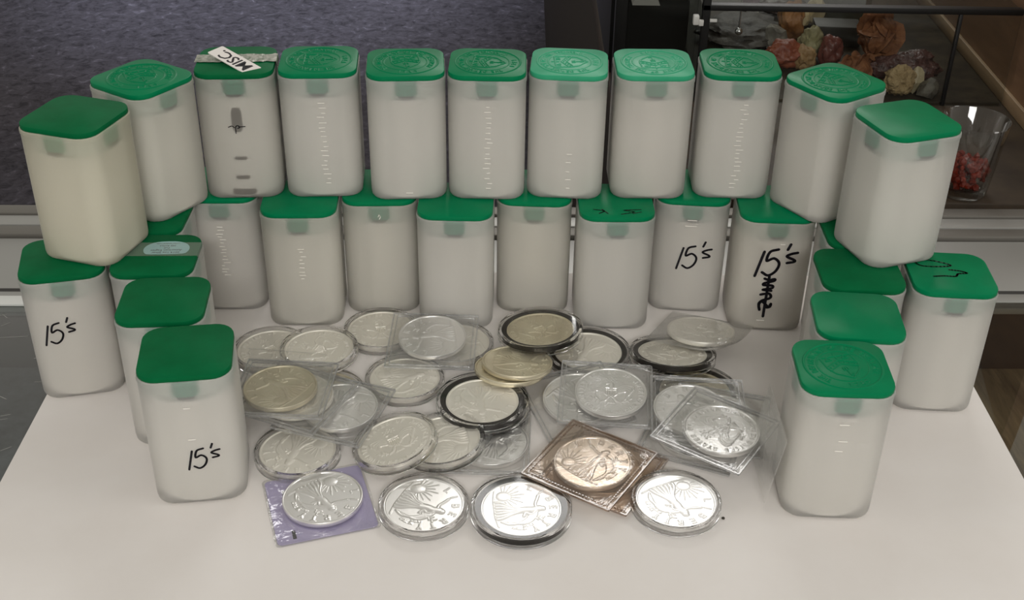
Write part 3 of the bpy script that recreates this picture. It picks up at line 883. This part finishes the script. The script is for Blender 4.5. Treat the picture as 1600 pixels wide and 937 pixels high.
# back left group
capsule('clear capsule with dull coin at the back left, partly under another', -143, 604, 0, crot=40, finish='satin', face='eagle')
capsule('clear capsule lying on top of another at the back left', -113.3, 596.5, 6.2, crot=70, finish='satin', face='eagle', td=90, tilt=.5)
capsule('clear capsule lying half under two flips at left', -105.5, 560.8, 0, crot=200, finish='toned')
capsule('clear capsule at the very back, left of the tilted clear flip', -80, 627, 0, crot=10, finish='satin', face='eagle')
capsule('clear capsule mostly hidden beneath the tilted clear flip', -33.5, 613.5, 0, crot=120, finish='satin')
flip('clear square flip with coin resting on two capsules at the back', -46.9, 606.8, 10.2, -1.5, 'figure', 'bright', 100, (-.5, 3.4), 270, 4.0)
capsule('clear capsule in front of the tilted flip, left of centre', -61.2, 576.5, 0, crot=300, finish='satin')
# back centre
capsule('black ringed capsule lying at back right of the two bare coins', 46, 607.0, 0, True, crot=150, finish='satin')
J1 = capsule('black ringed capsule under another black ringed capsule, centre', -14.2, 549.6, 0, True, crot=10, finish='satin')
capsule('black ringed capsule on top of a stack, in front of bare coins', -15.6, 547.6, 6.4, True, crot=185, finish='satin')
def bare(label, x, y, z, td, tilt, crot, finish):
    o = link('silver_coin', COIN['figure', finish], None, (x, y, z + PZ), pose(crot, td, tilt))
    return tag(o, label, 'coin', 'bare coins stacked in the centre')
bare('bare reeded silver coin, lower of the two stacked in the centre', -.6, 577.6, 9.4, 80, 9, 30, 'toned')
bare('bare yellow toned coin, upper of the two stacked in the centre', 3.6, 580.0, 12.3, 80, 9, 260, 'toned')
capsule('black ringed capsule tilted on top at the back centre', 17.5, 613.8, 10.6, True, crot=30, finish='toned', face='eagle', td=125, tilt=5.5)
# back right
capsule('black ringed capsule lying under the square flips at right', 105.5, 568.0, 0, True, crot=60, finish='toned')
capsule('black ringed capsule leaning on another at the back right', 95.2, 597.4, 5.9, True, crot=20, finish='satin', face='eagle', td=85, tilt=12)
flip('clear flip with curled edges leaning at the back right', 114.2, 619.2, 10.6, -25, 'eagle', 'satin', 0, (-.5, 2.5), 85, 11, curl=(.9, -.4, 14, .02))
# centre right flips
flip('clear flip half hidden under another, right of the black ringed stack', 37.0, 556.5, 4.9, 20, 'figure', 'bright', 200, (2.0, 1.0), 262, 7)
flip('clear flip on top showing a shield coin, centre right', 53.6, 556.6, 10.2, -4.5, 'eagle', 'bright', 0, (2.8, .6), 265, 6)
# right stack of flips
flip('lowest clear flip of the right hand stack', 101, 531, 2.0, -22, 'figure', 'bright', 60, (0, 0), 0, 0)
flip('clear flip lying beside the frontmost right tube under the stack', 115.5, 540.5, 5.8, -14, 'eagle', 'bright', 10, (0, 0), 268, 3)
flip('clear flip in the right stack with coin left of the bright one', 104.0, 544.5, 10.0, -3.6, 'figure', 'bright', 30, (-4.6, -1.5), 268, 4.5)
flip('topmost flip of the right stack with the whitest coin', 110.4, 521.4, 13.9, -34, 'eagle', 'bright', 150, (3.0, .6), 275, 2.0)
cloudy_m = clear('cloudy_vinyl', tint=(.97, .97, .96, 1), edge=(.93, .93, .92, 1), gloss=.4, rough=.15, base=.05, power=2.6, bump=(90, .6, .002), milk=.10)
lean = Matrix.Rotation(R(9), 4, 'Y') @ Matrix.Rotation(R(90), 4, 'Y') @ Matrix.Rotation(R(0), 4, 'Z')
flip('empty clear flip standing upright against the frontmost right tube', 133.4, 500.0, 22.4, 0, None, 'satin', 0, (0, 0), rot=lean.to_euler(), mat=cloudy_m)
# brown flips
flip('lower clear flip beneath the brownish flip in front', 49.5, 500.5, 2.0, -30, 'eagle', 'bright', 0, mat=brownv_m)
flip('brownish flip with stitched edges and rosy white coin in front', 42.1, 498.3, 8.0, -32.9, 'figure', 'rosy', -10, (1.2, .8), 225, 2.0, mat=brownv_m)
# left flips
flip('clear flip with a frosty figure coin, left of centre', -97, 541, 8.6, -17, 'figure', 'bright', 190, (3.2, 1.8), 275, 2)
flip('lower clear flip of the left stack beside the front tube', -118.5, 546.8, 12.0, -23, 'figure', 'satin', 30, (0, 0), 0, 0)
T2 = flip('topmost clear flip of the left stack with dull dark coin', -125.5, 549.0, 15.9, -3, 'figure', 'toned', 60, (-2, 0), 0, 0)
def flap():
    V, F = [], []
    n = 16
    for i in range(n + 1):
        x = -26 + 44 * i / n
        for k, (y, z) in enumerate(((25.6, .2), (27.2, 1.6), (28.2, 4.6), (28.0, 6.6), (26.6, 7.0))):
            V.append((x, y, z * (1 - .25 * i / n)))
    for i in range(n):
        for k in range(4):
            a = i * 5 + k; F.append((a, a + 5, a + 6, a + 1))
    return mesh('flap', V, F, vinyl_m, True, 60)
link('flap', flap(), T2)
capsule('clear capsule in front of the left flips, beside the front tube', -112.7, 509.8, 0, crot=165, finish='satin')
# centre front, leaning capsules
flip('clear flip lying flat under two leaning capsules in the centre', -15.0, 521.5, 2.0, -2, 'figure', 'bright', 340, (5.0, .4))
capsule('clear capsule leaning on a flip, behind the eagle capsule', -35.5, 516.6, 3.3, crot=100, face='figure', finish='satin', td=185, tilt=6.3)
capsule('clear capsule with eagle coin leaning on its right neighbour', -60.2, 511.8, 5.9, crot=25, face='eagle', finish='satin', td=186, tilt=13.0)
# front row
Y = thing('coin_flip', 'square flip with lavender insert and walking figure coin at front left', 'coin', (-95.6, 472.0, 1.0 + PZ), (0, 0, R(18)), 'coins in square vinyl flips')
link('insert', mesh('insert', *loft([[(x, y, z) for x, y in rsq(50, 2.5, 4, 49)] for z in (-.75, -.35)]), lilac_m), Y)
for q, (bx, by, bw, bh) in enumerate(((-16.4, 11.5, 1.8, 7), (-16.2, -19, 1.8, 6.0))):
    link('print_mark', mesh('print_mark', *box(bx - bw / 2, bx + bw / 2, by - bh / 2, by + bh / 2, -.34, -.30), ink_m, False), Y)
def flat_pouch():
    ls = [[(x, y, z) for x, y in rsq(w, 2.5, 4, w - 1)] for w, z in ((51.5, -.9), (52.4, -.7), (52.4, -.2), (51.4, .0), (49.6, -.12), (49.2, -.2))]
    return mesh('pouch', *loft(ls), vinyl_m, True, 40)
link('pouch', flat_pouch(), Y)
link('coin', COIN['figure', 'bright'], Y, (1.6, 1.0, .25), (R(1), 0, R(200)))
capsule('clear capsule in the front row between lavender flip and black ringed capsule', -42.8, 468.6, 0, crot=245, finish='bright')
capsule('frontmost black ringed capsule with a gleaming white coin', 6.3, 467.0, 0, True, crot=275, finish='bright')
capsule('clear capsule with gleaming coin at the front right', 84.9, 474.6, 0, crot=205, finish='bright')

# ------------------------------------------------------------------ behind the rail, right: counter, case with minerals, tumbler
bc = thing('back_counter', 'dark laminate counter top behind the aluminium rail carrying the mineral case', 'counter', (84, 818, 0))
link('counter_top', mesh('counter_top', *bevbox(0, 900, 0, 4700, -25, 0, 1.5), back_m), bc)
link('cabinet', mesh('cabinet', *bevbox(2, 894, 8, 4690, -850, -25, 1.5), pbr('cabinet_shade_brown', rgb('#2c2622'), .7, spec=.2)), bc)  # run lengthened to shade the carpet; dark side stands in for that shadow
case = thing('display_case', 'low glass display case with black edges holding mineral specimens', 'display case', (0, 1002, 0))
CT = 82
link('case_floor', mesh('case_floor', *bevbox(163, 424, 4, 480, .05, 2.0, .3), stone_m), case)
link('front_pane', mesh('front_pane', *box(163, 424, 0, 3, .1, CT), pane_m, False), case)
link('side_pane', mesh('side_pane', *box(157.5, 160.5, 6, 480, .1, CT), pane_m, False), case)
link('top_pane', mesh('top_pane', *box(160, 424, 8, 480, CT, CT + 3), pane_m, False), case)
link('corner_post', mesh('corner_post', *bevbox(156, 162.5, -1, 5, 0, CT + 60, .5), black_m), case)
link('pane_joint', mesh('pane_joint', *bevbox(371.5, 374.5, -.5, 3.5, 0, CT, .3), black_m), case)
link('top_bar', mesh('top_bar', *bevbox(156, 424.5, -1, 7, CT, CT + 5, .5), black_m), case)
link('clip', mesh('clip', *merge(bevbox(148, 153, -6, 0, 71, 79, .8), bevbox(153, 157, -5, -2, 70, 75, .5), bevbox(162, 168, -5, -3, 73.5, 76, .4)), pbr('white_plastic_clip', rgb('#cfcfca'), .4)), case)
hook = thing('hanging_hook', 'small chrome hook on a thin rod inside the mineral case', 'hook', (196, 1045, 0))
chrome_m = pbr('chrome', (.75, .75, .76, 1), .18, metal=1)
link('rod', mesh('rod', *xform(lathe([(0, 0), (.7, 0), (.7, 32), (0, 32)], 10), Matrix.Translation((0, 0, 51))), chrome_m), hook)
link('ball', mesh('ball', *xform(lathe([(0, -3.4)] + [(3.4 * math.sin(math.pi * k / 10), -3.4 * math.cos(math.pi * k / 10)) for k in range(1, 10)] + [(0, 3.4)], 16), Matrix.Translation((0, 0, 49))), chrome_m), hook)
side = thing('dark_cabinet', 'black cabinet with a smoky glass front left of the mineral case', 'cabinet', (0, 1006, 0))
link('body', mesh('body', *bevbox(84, 154, 60, 470, .1, 230, 1), black_m), side)
link('glass_front', mesh('glass_front', *box(95, 154, 10, 13, .1, 230), pane_m, False), side)
link('frame_post', mesh('frame_post', *bevbox(84, 94, 8, 18, .1, 230, .6), black_m), side)
reflection_m = pbr('reflection_grey', rgb('#8b8984'), .7)
tri = [(100, 30, 74), (124, 30, 74), (114, 34, 96), (106, 34, 96), (100, 44, 74), (124, 44, 74), (114, 40, 96), (106, 40, 96)]
sg = link('reflection_prism', mesh('reflection_prism', tri, [(0, 1, 2, 3), (4, 7, 6, 5), (0, 4, 5, 1), (3, 2, 6, 7), (0, 3, 7, 4), (1, 5, 6, 2)], reflection_m, False), side, (0, 0, 0))  # grey prism stands in for a reflection in the smoky glass
pn = thing('wooden_side_panel', 'brown wooden side panel with tan trim at far right', 'panel', (426.7, 840, 0))
link('trim', mesh('trim', *bevbox(0, 10, 0, 640, .1, 13, 1), trim_m), pn)
link('board', mesh('board', *bevbox(3, 16, 0, 640, 13, 420, 1), panel_m), pn)

# minerals
def rockmat(name, c1, c2, rough=.6, scale=60, spec=.5, bump=.5):
    return pbr(name, rgb(c1), rough, spec=spec, var=(scale, rgb(c2), .35, .7), bump=(scale * 3, bump, .003))
def rock(name, label, loc, size, mat, seed, style='lump', rot=0):
    bm = bmesh.new()
    bmesh.ops.create_icosphere(bm, subdivisions=4 if style == 'lump' else 2, radius=1)
    random.seed(seed)
    planes = [Vector((random.gauss(0, 1), random.gauss(0, 1), random.gauss(0, 1))).normalized() for _ in range(9)]
    for v in bm.verts:
        p = v.co.copy()
        if style == 'lump':
            d = 1 + .30 * noise.noise(p * 1.6 + Vector((seed * 3.1, 0, 0))) + .18 * noise.noise(p * 4 + Vector((0, seed, 0))) + .08 * noise.noise(p * 9)
            p *= d
        else:
            for q in planes:
                e = p.dot(q) - .62
                if e > 0: p -= q * e
            p *= 1 + .06 * noise.noise(p * 3 + Vector((seed, 0, 0)))
        v.co = p
    zmin = min(v.co.z for v in bm.verts)
    V = [(v.co.x * size[0] / 2, v.co.y * size[1] / 2, (v.co.z - zmin) * size[2] / 2) for v in bm.verts]
    bm.verts.index_update()
    F = [tuple(v.index for v in f.verts) for f in bm.faces]
    bm.free()
    o = link(name, mesh(name, V, F, mat, style == 'lump', 50), None, (loc[0], loc[1], loc[2]), (0, 0, R(rot)))
    return tag(o, label, 'mineral', 'mineral specimens in the glass case')
def rosette(name, label, loc, lobes, mat, seed):
    random.seed(seed)
    P = []
    for (cx, cy, cz, rad, n) in lobes:
        for k in range(n):
            d = Vector((random.gauss(0, 1), random.gauss(0, 1), random.gauss(0, 1))).normalized()
            c = Vector((cx, cy, cz)) + d * rad * random.uniform(.25, .55)
            nrm = Vector((random.gauss(0, 1), random.gauss(0, 1), random.gauss(0, 1))).normalized()
            rr = rad * random.uniform(.45, .62); th = rad * random.uniform(.07, .12)
            vf = lathe([(0, -th), (rr * .7, -th * .7), (rr, 0), (rr * .7, th * .7), (0, th)], 12)
            q = nrm.to_track_quat('Z', 'Y').to_matrix().to_4x4()
            jit = [tuple(Vector(v) * (1 + .12 * noise.noise(Vector(v) * .3 + Vector((k, 0, 0))))) for v in vf[0]]
            P.append(xform((jit, vf[1]), Matrix.Translation(c) @ q))
        core = bmesh.new(); bmesh.ops.create_icosphere(core, subdivisions=2, radius=rad * .72)
        core.verts.index_update()
        P.append(xform(([tuple(v.co) for v in core.verts], [tuple(v.index for v in f.verts) for f in core.faces]), Matrix.Translation((cx, cy, cz))))
        core.free()
    V, F = merge(*P)
    zmin = min(v[2] for v in V)
    o = link(name, mesh(name, [(x, y, z - zmin) for x, y, z in V], F, mat, True, 35), None, loc)
    return tag(o, label, 'mineral', 'mineral specimens in the glass case')

FZ = 2.1
rosette('desert_rose', 'large brown desert rose of two bladed lumps in the case', (313, 1046, FZ), [(10, 8, 52, 23, 46), (-8, -4, 24, 17, 34), (14, 4, 22, 17, 30)], rockmat('desert_rose_brown', '#6f452c', '#91603c', .75, 90), 11)
rock('red_mineral', 'small dark red mineral left of the desert rose', (291, 1086, FZ), (22, 20, 30), rockmat('dark_red_mineral', '#5e2f28', '#8a5246', .4), 3)
rock('green_mineral', 'pale greenish knobbly mineral in the case', (277, 1104, FZ), (24, 22, 28), rockmat('pale_green_mineral', '#8c8760', '#b0a884', .6), 4)
rock('tan_mineral', 'tan rough mineral chunk beneath the greenish one', (265, 1078, FZ), (22, 20, 22), rockmat('tan_mineral', '#8c6d46', '#ab8d62', .6), 5)
rock('orange_mineral', 'orange red smooth mineral just above the green lids', (247, 1080, FZ), (34, 26, 24), rockmat('orange_red_mineral', '#7d3d2a', '#9c5a3e', .45), 6)
rock('ochre_mineral', 'ochre orange knobbly mineral standing farther back', (263, 1138, FZ), (24, 22, 40), rockmat('ochre_mineral', '#8c5c34', '#b8854f', .6), 7)
rock('grey_crystal', 'grey faceted crystal with a pointed top', (245, 1118, FZ), (24, 22, 34), rockmat('grey_crystal', '#7b7870', '#a5a297', .25), 8, 'facet')
rock('cream_mineral', 'cream coloured blocky mineral at the top of the case', (299, 1200, FZ), (30, 26, 34), rockmat('cream_mineral', '#cdb98e', '#e2d2ac', .5, 40), 21, 'facet')
rock('cream_mineral', 'small cream mineral beside the cream block', (284, 1190, FZ), (18, 18, 24), rockmat('cream_mineral_small', '#c9b487', '#dcc9a0', .5, 40), 9, 'facet')
rock('white_crystal', 'small white crystal chip at the upper left of the case', (238, 1205, FZ), (17, 16, 22), rockmat('white_crystal', '#bdbab6', '#dcd9d4', .3), 10, 'facet')
rock('pink_mineral', 'mauve pink mineral behind the white crystal chip', (240, 1240, FZ), (30, 26, 30), rockmat('mauve_mineral', '#8c6a80', '#a5879a', .4), 12, 'facet')
rock('grey_slab', 'large dark grey rough slab at the left of the case', (222, 1150, FZ), (84, 74, 22), rockmat('dark_grey_slab', '#2e2b27', '#504b44', .55, 50), 13)
rock('brown_geode', 'dark brown geode behind the ochre mineral', (270, 1225, FZ), (44, 30, 22), rockmat('brown_geode', '#3e322c', '#6e5c52', .4), 14)
def minibox(label, x, y, sx, sy, sz, mat, rz):
    o = link('specimen_box', mesh('specimen_box', *bevbox(-sx / 2, sx / 2, -sy / 2, sy / 2, 0, sz, 1.2), mat), None, (x, y, FZ), (0, 0, R(rz)))
    tag(o, label, 'box')
minibox('dark grey low specimen box left of the desert rose', 310, 1150, 44, 26, 20, rockmat('box_grey', '#3c3b37', '#4a4843', .5, 20, bump=.05), -4)
minibox('dark olive specimen box at the back of the case', 330, 1206, 44, 30, 34, rockmat('box_olive', '#35352b', '#3f3f33', .5, 20, bump=.05), 3)
rock('purple_cluster', 'dark purple brown crystal cluster right of the desert rose', (349, 1044, FZ), (58, 34, 30), rockmat('purple_brown_cluster', '#3a2826', '#6b4c47', .25, 90, bump=.9), 15)
rock('ivory_crystal', 'tall ivory crystal point near the right of the case', (352, 1022, FZ), (15, 13, 30), rockmat('ivory_crystal', '#a89a7c', '#c4b797', .4), 16, 'facet')
rock('smoky_quartz', 'glassy smoky quartz piece beside the pane joint', (362, 1014, FZ), (22, 15, 24), pbr('smoky_quartz', rgb('#6b665c'), .08, spec=.8, var=(60, rgb('#3a3630'), .4, .6)), 17, 'facet')
rock('crumbly_mineral', 'crumbly tan mineral behind the right cornerwise tube', (336, 1016, FZ), (28, 18, 26), rockmat('crumbly_tan', '#9a8159', '#b9a27a', .7, 120, bump=1.0), 18)

# tumbler with red chips
cup = thing('glass_tumbler', 'small clear glass tumbler holding red chips beside the right tubes', 'glass', (339, 838, 0.1))
gp = [(0, 0), (17.5, 0), (18.6, .8), (19.2, 3), (24.6, 56), (25.2, 58.6), (24.7, 59.2), (24.1, 58.6), (17.8, 8.5), (16.5, 6.5), (0, 6)]
link('glass_wall', mesh('glass_wall', *lathe(gp, 64), tumbler_m, True, 40), cup)
random.seed(8)
P = []
for k in range(150):
    a = random.uniform(0, 2 * math.pi); z = 9 + 17 * random.random() ** 1.0
    rmax = 15.2 + (z - 8) * .12
    rr = rmax * math.sqrt(random.random())
    if z > 22: rr *= .75
    s = random.uniform(2.0, 3.4)
    bm = bmesh.new(); bmesh.ops.create_icosphere(bm, subdivisions=1, radius=s)
    for v in bm.verts: v.co *= 1 + random.uniform(-.3, .25)
    bm.verts.index_update()
    M = Matrix.Translation((rr * math.cos(a), rr * math.sin(a), z)) @ Matrix.Rotation(random.random() * 6, 4, 'Z')
    P.append(xform(([tuple(v.co) for v in bm.verts], [tuple(v.index for v in f.verts) for f in bm.faces]), M)); bm.free()
ch = link('red_chips', mesh('red_chips', *merge(*P), pbr('red_stone_chips', rgb('#8e2a14'), .35, var=(120, rgb('#5f180c'), .35, .7)), False), None, (339, 838, .1))
tag(ch, 'heap of red stone chips filling the bottom of the glass tumbler', 'chips', kind='stuff')
# tiny crumb on the paper
tag(link('dark_crumb', mesh('dark_crumb', *lathe([(0, 0), (.9, .1), (.7, .7), (0, .9)], 7), dirt_m), None, (108.2, 466.5, PZ)), 'tiny dark crumb on the paper right of the front right capsule', 'crumb')
